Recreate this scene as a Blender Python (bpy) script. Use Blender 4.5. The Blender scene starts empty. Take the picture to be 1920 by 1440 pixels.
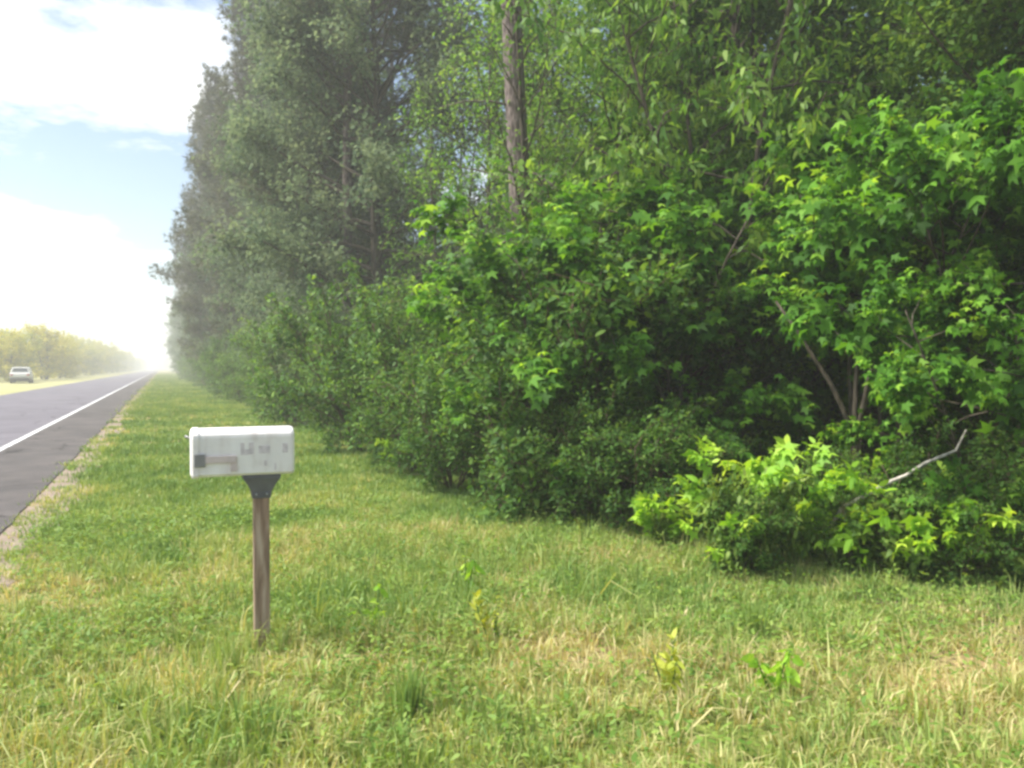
import bpy, bmesh, math, random
import numpy as np
from mathutils import Vector, Matrix

# ------------------------------------------------------------------ camera, sky, sun, exposure
S = bpy.context.scene
COL = S.collection
R = math.radians
CAM_H, F_PX, U0, V0, VH = 1.6, 1550.0, 960.0, 720.0, 690.0
YAW = math.atan((960 - 303) / F_PX)          # the road runs along +Y, the camera looks to its right

cam = bpy.data.cameras.new('camera'); camo = bpy.data.objects.new('camera', cam); COL.objects.link(camo)
cam.sensor_width = 36.0; cam.lens = 36.0 * F_PX / 1920.0
cam.clip_start = 0.05; cam.clip_end = 5000
camo.location = (0, 0, CAM_H)
camo.rotation_euler = (R(90) - math.atan((V0 - VH) / F_PX), 0, -YAW)
S.camera = camo

SUN_EL, SUN_AZ = R(56), R(-72)               # azimuth measured from +Y towards +X
world = bpy.data.worlds.new('World'); S.world = world; world.use_nodes = True
wn, wl = world.node_tree.nodes, world.node_tree.links
wn.clear()
w_out = wn.new('ShaderNodeOutputWorld'); w_bg = wn.new('ShaderNodeBackground')
sky = wn.new('ShaderNodeTexSky'); sky.sky_type = 'NISHITA'; sky.sun_disc = False
sky.sun_elevation = SUN_EL; sky.sun_rotation = SUN_AZ; sky.air_density = 1.0; sky.dust_density = 0.15; sky.ozone_density = 0.6
w_bg.inputs['Strength'].default_value = 0.056
# thin broken cloud on a flat layer overhead, the same everywhere
tc = wn.new('ShaderNodeTexCoord'); sep = wn.new('ShaderNodeSeparateXYZ')
wl.new(tc.outputs['Generated'], sep.inputs[0])
mz = wn.new('ShaderNodeMath'); mz.operation = 'MAXIMUM'; mz.inputs[1].default_value = 0.0
wl.new(sep.outputs['Z'], mz.inputs[0])
az_ = wn.new('ShaderNodeMath'); az_.operation = 'ADD'; az_.inputs[1].default_value = 0.10
wl.new(mz.outputs[0], az_.inputs[0])
dx = wn.new('ShaderNodeMath'); dx.operation = 'DIVIDE'; dy = wn.new('ShaderNodeMath'); dy.operation = 'DIVIDE'
wl.new(sep.outputs['X'], dx.inputs[0]); wl.new(az_.outputs[0], dx.inputs[1])
wl.new(sep.outputs['Y'], dy.inputs[0]); wl.new(az_.outputs[0], dy.inputs[1])
cmb = wn.new('ShaderNodeCombineXYZ'); wl.new(dx.outputs[0], cmb.inputs[0]); wl.new(dy.outputs[0], cmb.inputs[1])
cmb.inputs[2].default_value = 3.7
cn = wn.new('ShaderNodeTexNoise'); cn.inputs['Scale'].default_value = 0.75; cn.inputs['Detail'].default_value = 7; cn.inputs['Roughness'].default_value = 0.64
wl.new(cmb.outputs[0], cn.inputs['Vector'])
cr = wn.new('ShaderNodeValToRGB'); cr.color_ramp.elements[0].position = 0.515; cr.color_ramp.elements[1].position = 0.62
cr.color_ramp.elements[0].color = (0, 0, 0, 1); cr.color_ramp.elements[1].color = (1, 1, 1, 1)
wl.new(cn.outputs['Fac'], cr.inputs[0])
cmix = wn.new('ShaderNodeMixRGB'); cmix.inputs[2].default_value = (8.2, 8.3, 8.5, 1)
wl.new(cr.outputs[0], cmix.inputs[0]); wl.new(sky.outputs[0], cmix.inputs[1])
wl.new(cmix.outputs[0], w_bg.inputs['Color']); wl.new(w_bg.outputs[0], w_out.inputs['Surface'])

sun = bpy.data.lights.new('sun', 'SUN'); suno = bpy.data.objects.new('sun', sun); COL.objects.link(suno)
sun.energy = 3.4; sun.angle = R(28); sun.color = (1.0, 0.95, 0.86)
sd = Vector((math.sin(SUN_AZ) * math.cos(SUN_EL), math.cos(SUN_AZ) * math.cos(SUN_EL), math.sin(SUN_EL)))
suno.rotation_euler = sd.to_track_quat('Z', 'Y').to_euler(); suno.location = sd * 60

S.view_settings.view_transform = 'Standard'; S.view_settings.look = 'None'
S.view_settings.exposure = 1.78; S.view_settings.gamma = 1.0; S.view_settings.use_curve_mapping = False
S.render.engine = 'CYCLES'
S.cycles.use_denoising = True
S.cycles.max_bounces = 8; S.cycles.diffuse_bounces = 3; S.cycles.transmission_bounces = 4; S.cycles.glossy_bounces = 2
S.cycles.volume_bounces = 1
S.cycles.filter_width = 2.9                   # a soft phone lens
S.render.filter_size = 2.9

HAZE_DENSITY = 0.0030

# ------------------------------------------------------------------ helpers
def pix(u, v, z):
    """world point seen at photo pixel (u,v) at camera depth z"""
    x = (u - U0) / F_PX * z; h = CAM_H - (v - VH) / F_PX * z
    return Vector((x * math.cos(YAW) + z * math.sin(YAW), -x * math.sin(YAW) + z * math.cos(YAW), h))
def gpix(u, v): return pix(u, v, F_PX * CAM_H / (v - VH))

def tag(o, label=None, cat=None, group=None, kind=None):
    if label: o['label'] = label
    if cat: o['category'] = cat
    if group: o['group'] = group
    if kind: o['kind'] = kind
    return o
def link(name, me, mat=None, parent=None):
    o = bpy.data.objects.new(name, me); COL.objects.link(o)
    if mat is not None and not me.materials: me.materials.append(mat)
    if parent is not None: o.parent = parent
    return o
def empty(name, loc, rz=0.0, sc=1.0):
    o = bpy.data.objects.new(name, None); COL.objects.link(o)
    o.location = loc; o.rotation_euler = (0, 0, rz); o.scale = (sc, sc, sc); o.empty_display_size = 0.2
    return o
def smooth(me):
    me.polygons.foreach_set('use_smooth', [True] * len(me.polygons)); return me
def np_mesh(name, verts, faces, tint=None, mat=None, smooth_on=False):
    """verts (n,3), faces (m,k) of constant k"""
    me = bpy.data.meshes.new(name)
    verts = np.ascontiguousarray(verts, dtype=np.float32); faces = np.ascontiguousarray(faces, dtype=np.int32)
    m, k = faces.shape
    me.vertices.add(len(verts)); me.vertices.foreach_set('co', verts.ravel())
    me.loops.add(m * k); me.loops.foreach_set('vertex_index', faces.ravel())
    me.polygons.add(m); me.polygons.foreach_set('loop_start', np.arange(0, m * k, k, dtype=np.int32))
    me.polygons.foreach_set('loop_total', np.full(m, k, dtype=np.int32))
    if tint is not None:
        a = me.attributes.new('tint', 'FLOAT', 'POINT'); a.data.foreach_set('value', np.ascontiguousarray(tint, dtype=np.float32))
    me.update(calc_edges=True)
    if smooth_on: smooth(me)
    if mat: me.materials.append(mat)
    return me
class MB:
    """collects polygons for one mesh"""
    def __init__(s): s.v = []; s.f = []
    def tube(s, pts, rad, n=6, cap=True):
        pts = [Vector(p) for p in pts]; base = len(s.v)
        for i, p in enumerate(pts):
            t = (pts[min(i + 1, len(pts) - 1)] - pts[max(i - 1, 0)]).normalized()
            a = t.cross(Vector((0.31, 0.95, 0.05)));
            if a.length < 0.2: a = t.cross(Vector((1, 0, 0)))
            a.normalize(); b = t.cross(a)
            for k in range(n):
                an = 2 * math.pi * k / n
                s.v.append(tuple(p + (a * math.cos(an) + b * math.sin(an)) * rad[i]))
        for i in range(len(pts) - 1):
            for k in range(n):
                s.f.append((base + i * n + k, base + i * n + (k + 1) % n, base + (i + 1) * n + (k + 1) % n, base + (i + 1) * n + k))
        if cap:
            s.f.append(tuple(base + k for k in range(n))[::-1]); e = base + (len(pts) - 1) * n
            s.f.append(tuple(e + k for k in range(n)))
        return s
    def box(s, x0, x1, y0, y1, z0, z1):
        b = len(s.v)
        s.v += [(x, y, z) for z in (z0, z1) for y in (y0, y1) for x in (x0, x1)]
        s.f += [tuple(b + i for i in q) for q in ((0, 2, 3, 1), (4, 5, 7, 6), (0, 1, 5, 4), (2, 6, 7, 3), (0, 4, 6, 2), (1, 3, 7, 5))]
        return s
    def me(s, name, mat=None, sm=False):
        m = bpy.data.meshes.new(name); m.from_pydata(s.v, [], s.f); m.update()
        if mat: m.materials.append(mat)
        if sm: smooth(m)
        return m
def bevel_me(me, w, seg=2):
    bm = bmesh.new(); bm.from_mesh(me)
    bmesh.ops.bevel(bm, geom=bm.edges[:], offset=w, segments=seg, affect='EDGES', profile=0.5, clamp_overlap=True)
    bm.to_mesh(me); bm.free(); me.update(); return me

def vnoise(x, y, seed=0):
    """smooth 2-D value noise in 0..1"""
    xi = np.floor(x).astype(np.int64); yi = np.floor(y).astype(np.int64); xf = x - xi; yf = y - yi
    def h(a, b):
        n = (a * 374761393 + b * 668265263 + seed * 2147483647) & 0xffffffff
        n = ((n ^ (n >> 13)) * 1274126177) & 0xffffffff
        return ((n ^ (n >> 16)) & 0xffff) / 65535.0
    sx = xf * xf * (3 - 2 * xf); sy = yf * yf * (3 - 2 * yf)
    return (h(xi, yi) * (1 - sx) + h(xi + 1, yi) * sx) * (1 - sy) + (h(xi, yi + 1) * (1 - sx) + h(xi + 1, yi + 1) * sx) * sy
def fbm(x, y, seed=0, o=3):
    t = 0; a = 0.5; n = 0
    for i in range(o):
        t = t + a * vnoise(x * 2 ** i, y * 2 ** i, seed + i); n += a; a *= 0.5
    return t / n

# ------------------------------------------------------------------ materials
def new_mat(name):
    m = bpy.data.materials.new(name); m.use_nodes = True; nt = m.node_tree
    return m, nt.nodes, nt.links, nt.nodes['Principled BSDF']
def ramp(nodes, stops):
    r = nodes.new('ShaderNodeValToRGB'); e = r.color_ramp.elements
    while len(e) < len(stops): e.new(0.5)
    for i, (p, c) in enumerate(stops): e[i].position = p; e[i].color = (*c, 1)
    return r
def leaf_mat(name, stops, trans=0.35, tcol=1.6, rough=0.55, spec=0.25, objvar=0.25, warm=1.0):
    """leaf blades: colour by each leaf's own tint, some light passes through"""
    m, n, l, p = new_mat(name)
    at = n.new('ShaderNodeAttribute'); at.attribute_name = 'tint'
    oi = n.new('ShaderNodeObjectInfo')
    mm = n.new('ShaderNodeMath'); mm.operation = 'MULTIPLY_ADD'; mm.inputs[1].default_value = objvar; mm.inputs[2].default_value = -objvar / 2
    l.new(oi.outputs['Random'], mm.inputs[0])
    ad = n.new('ShaderNodeMath'); ad.operation = 'ADD'; ad.use_clamp = True
    l.new(at.outputs['Fac'], ad.inputs[0]); l.new(mm.outputs[0], ad.inputs[1])
    r = ramp(n, stops); l.new(ad.outputs[0], r.inputs[0])
    l.new(r.outputs[0], p.inputs['Base Color']); p.inputs['Roughness'].default_value = rough
    p.inputs['Specular IOR Level'].default_value = spec
    t = n.new('ShaderNodeBsdfTranslucent')
    tm = n.new('ShaderNodeMixRGB'); tm.blend_type = 'MULTIPLY'; tm.inputs[0].default_value = 1
    tm.inputs[2].default_value = (tcol * (1 + .1 * warm), tcol, tcol * (1 - .55 * warm), 1); l.new(r.outputs[0], tm.inputs[1]); l.new(tm.outputs[0], t.inputs['Color'])
    mx = n.new('ShaderNodeMixShader'); mx.inputs[0].default_value = trans
    l.new(p.outputs[0], mx.inputs[1]); l.new(t.outputs[0], mx.inputs[2]); l.new(mx.outputs[0], n['Material Output'].inputs['Surface'])
    return m
def bark_mat(name, c0, c1, scale=9.0, zs=0.25, bump=0.6):
    m, n, l, p = new_mat(name)
    tcn = n.new('ShaderNodeTexCoord'); mp = n.new('ShaderNodeMapping'); mp.inputs['Scale'].default_value = (1, 1, zs)
    l.new(tcn.outputs['Object'], mp.inputs[0])
    v = n.new('ShaderNodeTexVoronoi'); v.inputs['Scale'].default_value = scale; l.new(mp.outputs[0], v.inputs['Vector'])
    no = n.new('ShaderNodeTexNoise'); no.inputs['Scale'].default_value = scale * 2; no.inputs['Detail'].default_value = 5; l.new(mp.outputs[0], no.inputs['Vector'])
    mx = n.new('ShaderNodeMixRGB'); mx.inputs[0].default_value = 0.5; l.new(v.outputs['Distance'], mx.inputs[1]); l.new(no.outputs['Fac'], mx.inputs[2])
    r = ramp(n, [(0.25, c0), (0.6, c1)]); l.new(mx.outputs[0], r.inputs[0]); l.new(r.outputs[0], p.inputs['Base Color'])
    p.inputs['Roughness'].default_value = 0.95; p.inputs['Specular IOR Level'].default_value = 0.1
    b = n.new('ShaderNodeBump'); b.inputs['Strength'].default_value = bump; b.inputs['Distance'].default_value = 0.03
    l.new(mx.outputs[0], b.inputs['Height']); l.new(b.outputs[0], p.inputs['Normal'])
    return m
def plain(name, c, rough=0.6, spec=0.3, var=0.0, scale=20.0, metal=0.0):
    m, n, l, p = new_mat(name); p.inputs['Roughness'].default_value = rough; p.inputs['Specular IOR Level'].default_value = spec
    p.inputs['Metallic'].default_value = metal
    tcn = n.new('ShaderNodeTexCoord'); no = n.new('ShaderNodeTexNoise'); no.inputs['Scale'].default_value = scale; no.inputs['Detail'].default_value = 4
    l.new(tcn.outputs['Object'], no.inputs['Vector'])
    r = ramp(n, [(0.3, tuple(x * (1 - var) for x in c)), (0.7, tuple(min(1, x * (1 + var)) for x in c))])
    l.new(no.outputs['Fac'], r.inputs[0]); l.new(r.outputs[0], p.inputs['Base Color'])
    return m

M = {}
M['gum'] = leaf_mat('gum_leaf', [(0.0, (0.028, 0.090, 0.008)), (0.45, (0.068, 0.185, 0.015)), (0.8, (0.14, 0.31, 0.03)), (1.0, (0.24, 0.40, 0.045))], 0.42, spec=.15)
M['lime'] = leaf_mat('lime_leaf', [(0.0, (0.15, 0.33, 0.03)), (0.5, (0.28, 0.49, 0.045)), (1.0, (0.45, 0.60, 0.07))], 0.42, 1.4, objvar=.6)
M['willow'] = leaf_mat('willow_leaf', [(0.0, (0.050, 0.13, 0.018)), (0.5, (0.105, 0.22, 0.030)), (1.0, (0.21, 0.32, 0.05))], 0.45, warm=.7)
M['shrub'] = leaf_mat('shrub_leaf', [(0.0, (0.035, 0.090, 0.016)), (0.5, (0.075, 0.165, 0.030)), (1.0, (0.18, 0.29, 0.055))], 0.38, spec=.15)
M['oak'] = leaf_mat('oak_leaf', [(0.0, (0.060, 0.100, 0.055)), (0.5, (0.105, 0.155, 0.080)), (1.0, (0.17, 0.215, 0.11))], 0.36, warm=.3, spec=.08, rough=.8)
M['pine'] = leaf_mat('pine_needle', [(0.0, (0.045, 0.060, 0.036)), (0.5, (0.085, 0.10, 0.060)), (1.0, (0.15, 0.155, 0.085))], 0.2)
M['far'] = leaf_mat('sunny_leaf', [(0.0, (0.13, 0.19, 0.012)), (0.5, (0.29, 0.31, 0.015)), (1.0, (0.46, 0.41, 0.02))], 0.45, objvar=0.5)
M['grass'] = leaf_mat('grass_blade', [(0.0, (0.12, 0.22, 0.05)), (0.30, (0.21, 0.315, 0.085)), (0.55, (0.33, 0.40, 0.12)), (0.75, (0.50, 0.46, 0.21)), (1.0, (0.62, 0.52, 0.32))], 0.30, 1.4, objvar=0.0)
M['weed'] = leaf_mat('weed_leaf', [(0.0, (0.07, 0.15, 0.025)), (0.5, (0.14, 0.24, 0.04)), (1.0, (0.26, 0.34, 0.07))], 0.35, objvar=0.1)
M['yellow'] = leaf_mat('yellow_leaf', [(0.0, (0.24, 0.33, 0.04)), (0.5, (0.40, 0.45, 0.06)), (1.0, (0.52, 0.50, 0.09))], 0.35, 1.2, objvar=0.1)
M['pinebark'] = bark_mat('pine_bark', (0.045, 0.036, 0.033), (0.21, 0.17, 0.158), 30, 0.22, 1.0)
M['bark'] = bark_mat('grey_bark', (0.032, 0.026, 0.020), (0.105, 0.088, 0.068), 18, 0.3)
M['twig'] = bark_mat('twig_bark', (0.06, 0.045, 0.03), (0.14, 0.105, 0.07), 22, 0.4)
M['dead'] = bark_mat('bleached_wood', (0.22, 0.20, 0.17), (0.52, 0.48, 0.42), 30, 0.2, 0.3)

# ------------------------------------------------------------------ ground and road
def ground_material():
    m, n, l, p = new_mat('verge_soil')
    tcn = n.new('ShaderNodeTexCoord')
    a = n.new('ShaderNodeTexNoise'); a.inputs['Scale'].default_value = 0.55; a.inputs['Detail'].default_value = 6; l.new(tcn.outputs['Object'], a.inputs['Vector'])
    b = n.new('ShaderNodeTexNoise'); b.inputs['Scale'].default_value = 22; b.inputs['Detail'].default_value = 6; l.new(tcn.outputs['Object'], b.inputs['Vector'])
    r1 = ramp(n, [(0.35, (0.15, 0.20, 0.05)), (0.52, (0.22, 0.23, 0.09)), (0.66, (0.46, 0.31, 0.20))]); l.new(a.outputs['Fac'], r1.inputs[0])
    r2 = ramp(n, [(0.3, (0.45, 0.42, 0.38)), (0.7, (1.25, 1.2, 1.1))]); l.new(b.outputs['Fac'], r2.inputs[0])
    mu = n.new('ShaderNodeMixRGB'); mu.blend_type = 'MULTIPLY'; mu.inputs[0].default_value = 1; l.new(r1.outputs[0], mu.inputs[1]); l.new(r2.outputs[0], mu.inputs[2])
    l.new(mu.outputs[0], p.inputs['Base Color']); p.inputs['Roughness'].default_value = 1; p.inputs['Specular IOR Level'].default_value = 0.05
    bu = n.new('ShaderNodeBump'); bu.inputs['Strength'].default_value = 0.8; bu.inputs['Distance'].default_value = 0.05
    l.new(b.outputs['Fac'], bu.inputs['Height']); l.new(bu.outputs[0], p.inputs['Normal'])
    return m
def two_tone(name, c0, c1, s0, s1, rough=0.95, bump=0.3):
    m, n, l, p = new_mat(name)
    tcn = n.new('ShaderNodeTexCoord')
    a = n.new('ShaderNodeTexNoise'); a.inputs['Scale'].default_value = s0; a.inputs['Detail'].default_value = 5; l.new(tcn.outputs['Object'], a.inputs['Vector'])
    b = n.new('ShaderNodeTexNoise'); b.inputs['Scale'].default_value = s1; b.inputs['Detail'].default_value = 3; l.new(tcn.outputs['Object'], b.inputs['Vector'])
    mx = n.new('ShaderNodeMixRGB'); mx.inputs[0].default_value = 0.45; l.new(a.outputs['Fac'], mx.inputs[1]); l.new(b.outputs['Fac'], mx.inputs[2])
    r = ramp(n, [(0.36, c0), (0.64, c1)]); l.new(mx.outputs[0], r.inputs[0]); l.new(r.outputs[0], p.inputs['Base Color'])
    p.inputs['Roughness'].default_value = rough; p.inputs['Specular IOR Level'].default_value = 0.15
    bu = n.new('ShaderNodeBump'); bu.inputs['Strength'].default_value = bump; bu.inputs['Distance'].default_value = 0.02
    l.new(b.outputs['Fac'], bu.inputs['Height']); l.new(bu.outputs[0], p.inputs['Normal'])
    return m

def crack(m):
    nt = m.node_tree; n, l = nt.nodes, nt.links; p = n['Principled BSDF']; src = p.inputs['Base Color'].links[0].from_socket
    tcn = n.new('ShaderNodeTexCoord'); ds = n.new('ShaderNodeTexNoise'); ds.inputs['Scale'].default_value = 1.1; ds.inputs['Detail'].default_value = 5
    l.new(tcn.outputs['Object'], ds.inputs['Vector']); ad = n.new('ShaderNodeMixRGB'); ad.blend_type = 'ADD'; ad.inputs[0].default_value = .8
    l.new(tcn.outputs['Object'], ad.inputs[1]); l.new(ds.outputs['Color'], ad.inputs[2])
    v = n.new('ShaderNodeTexVoronoi'); v.feature = 'DISTANCE_TO_EDGE'; v.inputs['Scale'].default_value = .45; l.new(ad.outputs[0], v.inputs['Vector'])
    r = ramp(n, [(.0, (.35, .35, .35)), (.012, (1, 1, 1))]); l.new(v.outputs['Distance'], r.inputs[0])
    w = n.new('ShaderNodeTexNoise'); w.inputs['Scale'].default_value = .25; w.inputs['Detail'].default_value = 3; l.new(tcn.outputs['Object'], w.inputs['Vector'])
    r2 = ramp(n, [(.35, (.90, .90, .90)), (.65, (1.06, 1.05, 1.05))]); l.new(w.outputs['Fac'], r2.inputs[0])
    m1 = n.new('ShaderNodeMixRGB'); m1.blend_type = 'MULTIPLY'; m1.inputs[0].default_value = 1; l.new(src, m1.inputs[1]); l.new(r.outputs[0], m1.inputs[2])
    m2 = n.new('ShaderNodeMixRGB'); m2.blend_type = 'MULTIPLY'; m2.inputs[0].default_value = 1; l.new(m1.outputs[0], m2.inputs[1]); l.new(r2.outputs[0], m2.inputs[2])
    l.new(m2.outputs[0], p.inputs['Base Color']); return m
def sheet(name, xl, xr, ys, z, mat, thick=0.0):
    """a strip along the road whose sides xl(y), xr(y) may wander"""
    ys = np.asarray(ys); n = len(ys); a = np.array([xl(y) for y in ys]); b = np.array([xr(y) for y in ys])
    v = np.zeros((2 * n, 3)); v[0::2, 0] = a; v[1::2, 0] = b; v[0::2, 1] = ys; v[1::2, 1] = ys; z0, z1 = z if isinstance(z, tuple) else (z, z); v[0::2, 2] = z0; v[1::2, 2] = z1
    f = [(2 * i, 2 * i + 1, 2 * i + 3, 2 * i + 2) for i in range(n - 1)]
    mb = MB(); mb.v = [tuple(x) for x in v]; mb.f = f
    if thick:
        base = len(mb.v); mb.v += [(x, y, zz - thick) for x, y, zz in mb.v]
        for i in range(n - 1):
            mb.f.append((2 * i, 2 * i + 2, base + 2 * i + 2, base + 2 * i)); mb.f.append((2 * i + 1, base + 2 * i + 1, base + 2 * i + 3, 2 * i + 3))
    return tag(link(name, mb.me(name), mat), kind='structure')

GX0, GX1, GY0, GY1 = -420, 420, -60, 1000
mb = MB(); mb.v = [(GX0, GY0, 0), (GX1, GY0, 0), (GX1, GY1, 0), (GX0, GY1, 0)]; mb.f = [(0, 1, 2, 3)]
tag(link('ground', mb.me('ground'), ground_material()), kind='structure')
YS = np.concatenate([np.arange(-10, 30, 0.12), np.arange(30, 60, 0.5), np.arange(60, 200, 2.0), np.arange(200, 995, 20.0)])
EDGE_R, LINE_X, EDGE_L = -1.42, -2.86, -8.5
wob = lambda y, s, a, f: a * (float(fbm(np.array([y * f]), np.array([s * 7.3]), s)[0]) - 0.5) * 2
sheet('sand_shoulder', lambda y: EDGE_R - 0.3, lambda y: EDGE_R + 0.42 + wob(y, 3, 0.22, 1.2), YS, (0.026, 0.004), two_tone('sandy_gravel', (0.17, 0.135, 0.105), (0.31, 0.245, 0.20), 3, 60))
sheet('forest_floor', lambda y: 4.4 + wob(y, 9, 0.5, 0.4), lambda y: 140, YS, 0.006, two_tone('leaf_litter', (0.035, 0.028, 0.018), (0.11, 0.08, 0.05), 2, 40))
sheet('dry_roadside', lambda y: -19 + wob(y, 5, 1.5, 0.1), lambda y: EDGE_L + 0.2, YS, 0.005, two_tone('dry_verge', (0.25, 0.27, 0.10), (0.37, 0.33, 0.17), 0.3, 14))
sheet('road', lambda y: EDGE_L, lambda y: LINE_X + 0.02, YS, 0.034, crack(two_tone('worn_asphalt', (0.120, 0.113, 0.130), (0.165, 0.156, 0.176), 0.8, 90)), 0.05)
sheet('paved_shoulder', lambda y: LINE_X + 0.02, lambda y: EDGE_R + wob(y, 1, 0.03, 3.0), YS, 0.031, crack(two_tone('dark_asphalt', (0.070, 0.066, 0.066), (0.120, 0.108, 0.104), 1.5, 80)), 0.05)
sheet('edge_line', lambda y: LINE_X - 0.065, lambda y: LINE_X + 0.065, YS, 0.038, two_tone('road_paint', (0.30, 0.30, 0.30), (0.78, 0.78, 0.78), 2.2, 50, 0.7, 0.1))

# ------------------------------------------------------------------ leaf builders
def norm(a): return a / np.maximum(np.linalg.norm(a, axis=-1, keepdims=True), 1e-9)
def star_t():
    pts = []
    for i in range(10):                       # five lobed leaf, stalk end at the origin
        an = math.pi * (1.5 - 0.2 * i) ; r = (.44, .50, .56, .50, .44)[i // 2] if i % 2 else 0.25
        if i == 0: r = 0.1
        pts.append((math.cos(an) * r, 0.42 + math.sin(an) * r * 1.05, -0.24 * (r * 2) ** 2))
    return np.array(pts), np.arange(10)[None]
def oval_t(w=0.25):
    return np.array([(0, 0, 0), (w, .3, .05), (w * .8, .68, .0), (0, 1, -.1), (-w * .8, .68, .0), (-w, .3, .05)]), np.arange(6)[None]
def diamond_t(w=0.3):
    return np.array([(0, 0, 0), (w, .45, .06), (0, 1, -.12), (-w, .45, .06)]), np.arange(4)[None]
def long_t(w=0.1):
    return np.array([(0, 0, 0), (w, .3, .03), (w * .7, .7, -.1), (0, 1, -.28), (-w * .7, .7, -.1), (-w, .3, .03)]), np.arange(6)[None]
def tuft_t(rng, n=11, w=0.05):
    v = []; f = []
    for i in range(n):
        d = norm(rng.normal(size=3) * np.array([1, 1, .8]) + np.array([0, 1.0, 0.25])); s = norm(np.cross(d, rng.normal(size=3)))
        b = len(v); v += [s * w, d * rng.uniform(.75, 1), -s * w]; f.append((b, b + 1, b + 2))
    return np.array(v), np.array(f)
def leaves(C, A, N, Sz, tmpl, tint, mat, name):
    T, Fc = tmpl; k = len(T); n = len(C)
    A = norm(A); B = norm(np.cross(A, N)); N2 = np.cross(B, A)
    V = C[:, None, :] + Sz[:, None, None] * (T[None, :, 0, None] * B[:, None] + T[None, :, 1, None] * A[:, None] + T[None, :, 2, None] * N2[:, None])
    Fa = (Fc[None] + (np.arange(n) * k)[:, None, None]).reshape(-1, Fc.shape[1])
    return np_mesh(name, V.reshape(-1, 3), Fa, np.repeat(tint, k), mat)

def spline(p0, d0, L, rng, seg=5, bend=(0, 0, 0), wig=0.12):
    pts = [Vector(p0)]; d = Vector(d0).normalized()
    for i in range(seg):
        d = (d + Vector(bend) / seg + Vector(rng.normal(size=3)) * wig).normalized(); pts.append(pts[-1] + d * (L / seg))
    return pts

def woody(seed, H, stems, limbs, lo, prof, elev, bend, ntw, twl, lpt, lsz, tmpl, mat, bark, name,
          rad=0.03, droop=0.3, spread=0.06, up=1.0, stem_lean=0.15, tint=(0.15, 0.75), top_bright=0.15, twig_wood=True, clump=0.5, tw0=.12):
    """a plant with real stems, limbs, twigs and leaves set along the twigs; returns (wood mesh, leaf mesh)"""
    rng = np.random.default_rng(seed); W = MB(); TP, TD, TL = [], [], []
    for si in range(stems):
        an = 2 * math.pi * (si / stems) + rng.uniform(0, 1); ln = stem_lean * rng.uniform(.4, 1.2) if stems > 1 else stem_lean * .3
        hs = H * rng.uniform(.82, 1.0) * 0.94
        st = spline((math.cos(an) * .06 * (stems > 1) * H / 3, math.sin(an) * .06 * (stems > 1) * H / 3, -0.08), (math.cos(an) * ln, math.sin(an) * ln, 1), hs, rng, 8, (0, 0, .25), 0.05)
        r0 = rad * H / 3; W.tube(st, [r0 * (1 - .85 * i / 8) + .004 for i in range(9)], 7)
        for li in range(limbs):
            t = lo + (1 - lo) * ((li + rng.uniform(0, 1)) / limbs) ** 0.9; q = min(t * 8, 7.999); i = int(q)
            p = st[i].lerp(st[i + 1], q - i); a = li * 2.4 + rng.uniform(-.5, .5) + si
            L = prof(t) * H * rng.uniform(.65, 1.15); el = elev(t) + rng.normal() * .2
            d = (math.cos(a) * math.cos(el), math.sin(a) * math.cos(el), math.sin(el))
            lp = spline(p, d, L, rng, 5, (0, 0, bend), .12)
            rl = r0 * (1 - .8 * t) * .5 + .003; W.tube(lp, [rl * (1 - .8 * j / 5) + .002 for j in range(6)], 4, False)
            m = max(3, int(ntw * L / (H * .3)))
            for _ in range(m):
                tt = rng.uniform(tw0, 1) ** .7 * 4.999; j = int(tt); tp = lp[j].lerp(lp[j + 1], tt - j)
                td = (lp[j + 1] - lp[j]).normalized() * .7 + Vector(rng.normal(size=3)) * .55 + Vector((0, 0, .15))
                tl = twl * rng.uniform(.5, 1.2); td.normalize(); TP.append(tp); TD.append(td); TL.append(tl)
                if twig_wood: W.tube([tp, tp + td * tl], [.0035 + lsz * .02, .002], 3, False)
    TP = np.array(TP); TD = np.array(TD); TL = np.array(TL); nt = len(TP)
    ct = rng.normal(size=nt) * clump * .25                            # each spray has its own age and tint
    idx = np.repeat(np.arange(nt), lpt); n = len(idx)
    s = rng.uniform(0.15, 1.08, n)
    C = TP[idx] + TD[idx] * (TL[idx] * s)[:, None] + rng.normal(size=(n, 3)) * spread
    A = TD[idx] * .6 + rng.normal(size=(n, 3)) * .7 - np.array([0, 0, droop])
    Cc = C - np.array([0, 0, H * .5]); N = np.array([0, 0, up]) + rng.normal(size=(n, 3)) * .5 + TD[idx] * .2 + norm(Cc) * .5
    C[:, 2] = np.maximum(C[:, 2], .03)
    ti = rng.uniform(tint[0], tint[1], n) + ct[idx] + top_bright * (s - .5)
    return W.me(name + '_wood', bark, True), leaves(C, A, N, lsz * rng.uniform(.4, 1.3, n), tmpl, np.clip(ti, 0, 1), mat, name + '_leaf')

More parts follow.
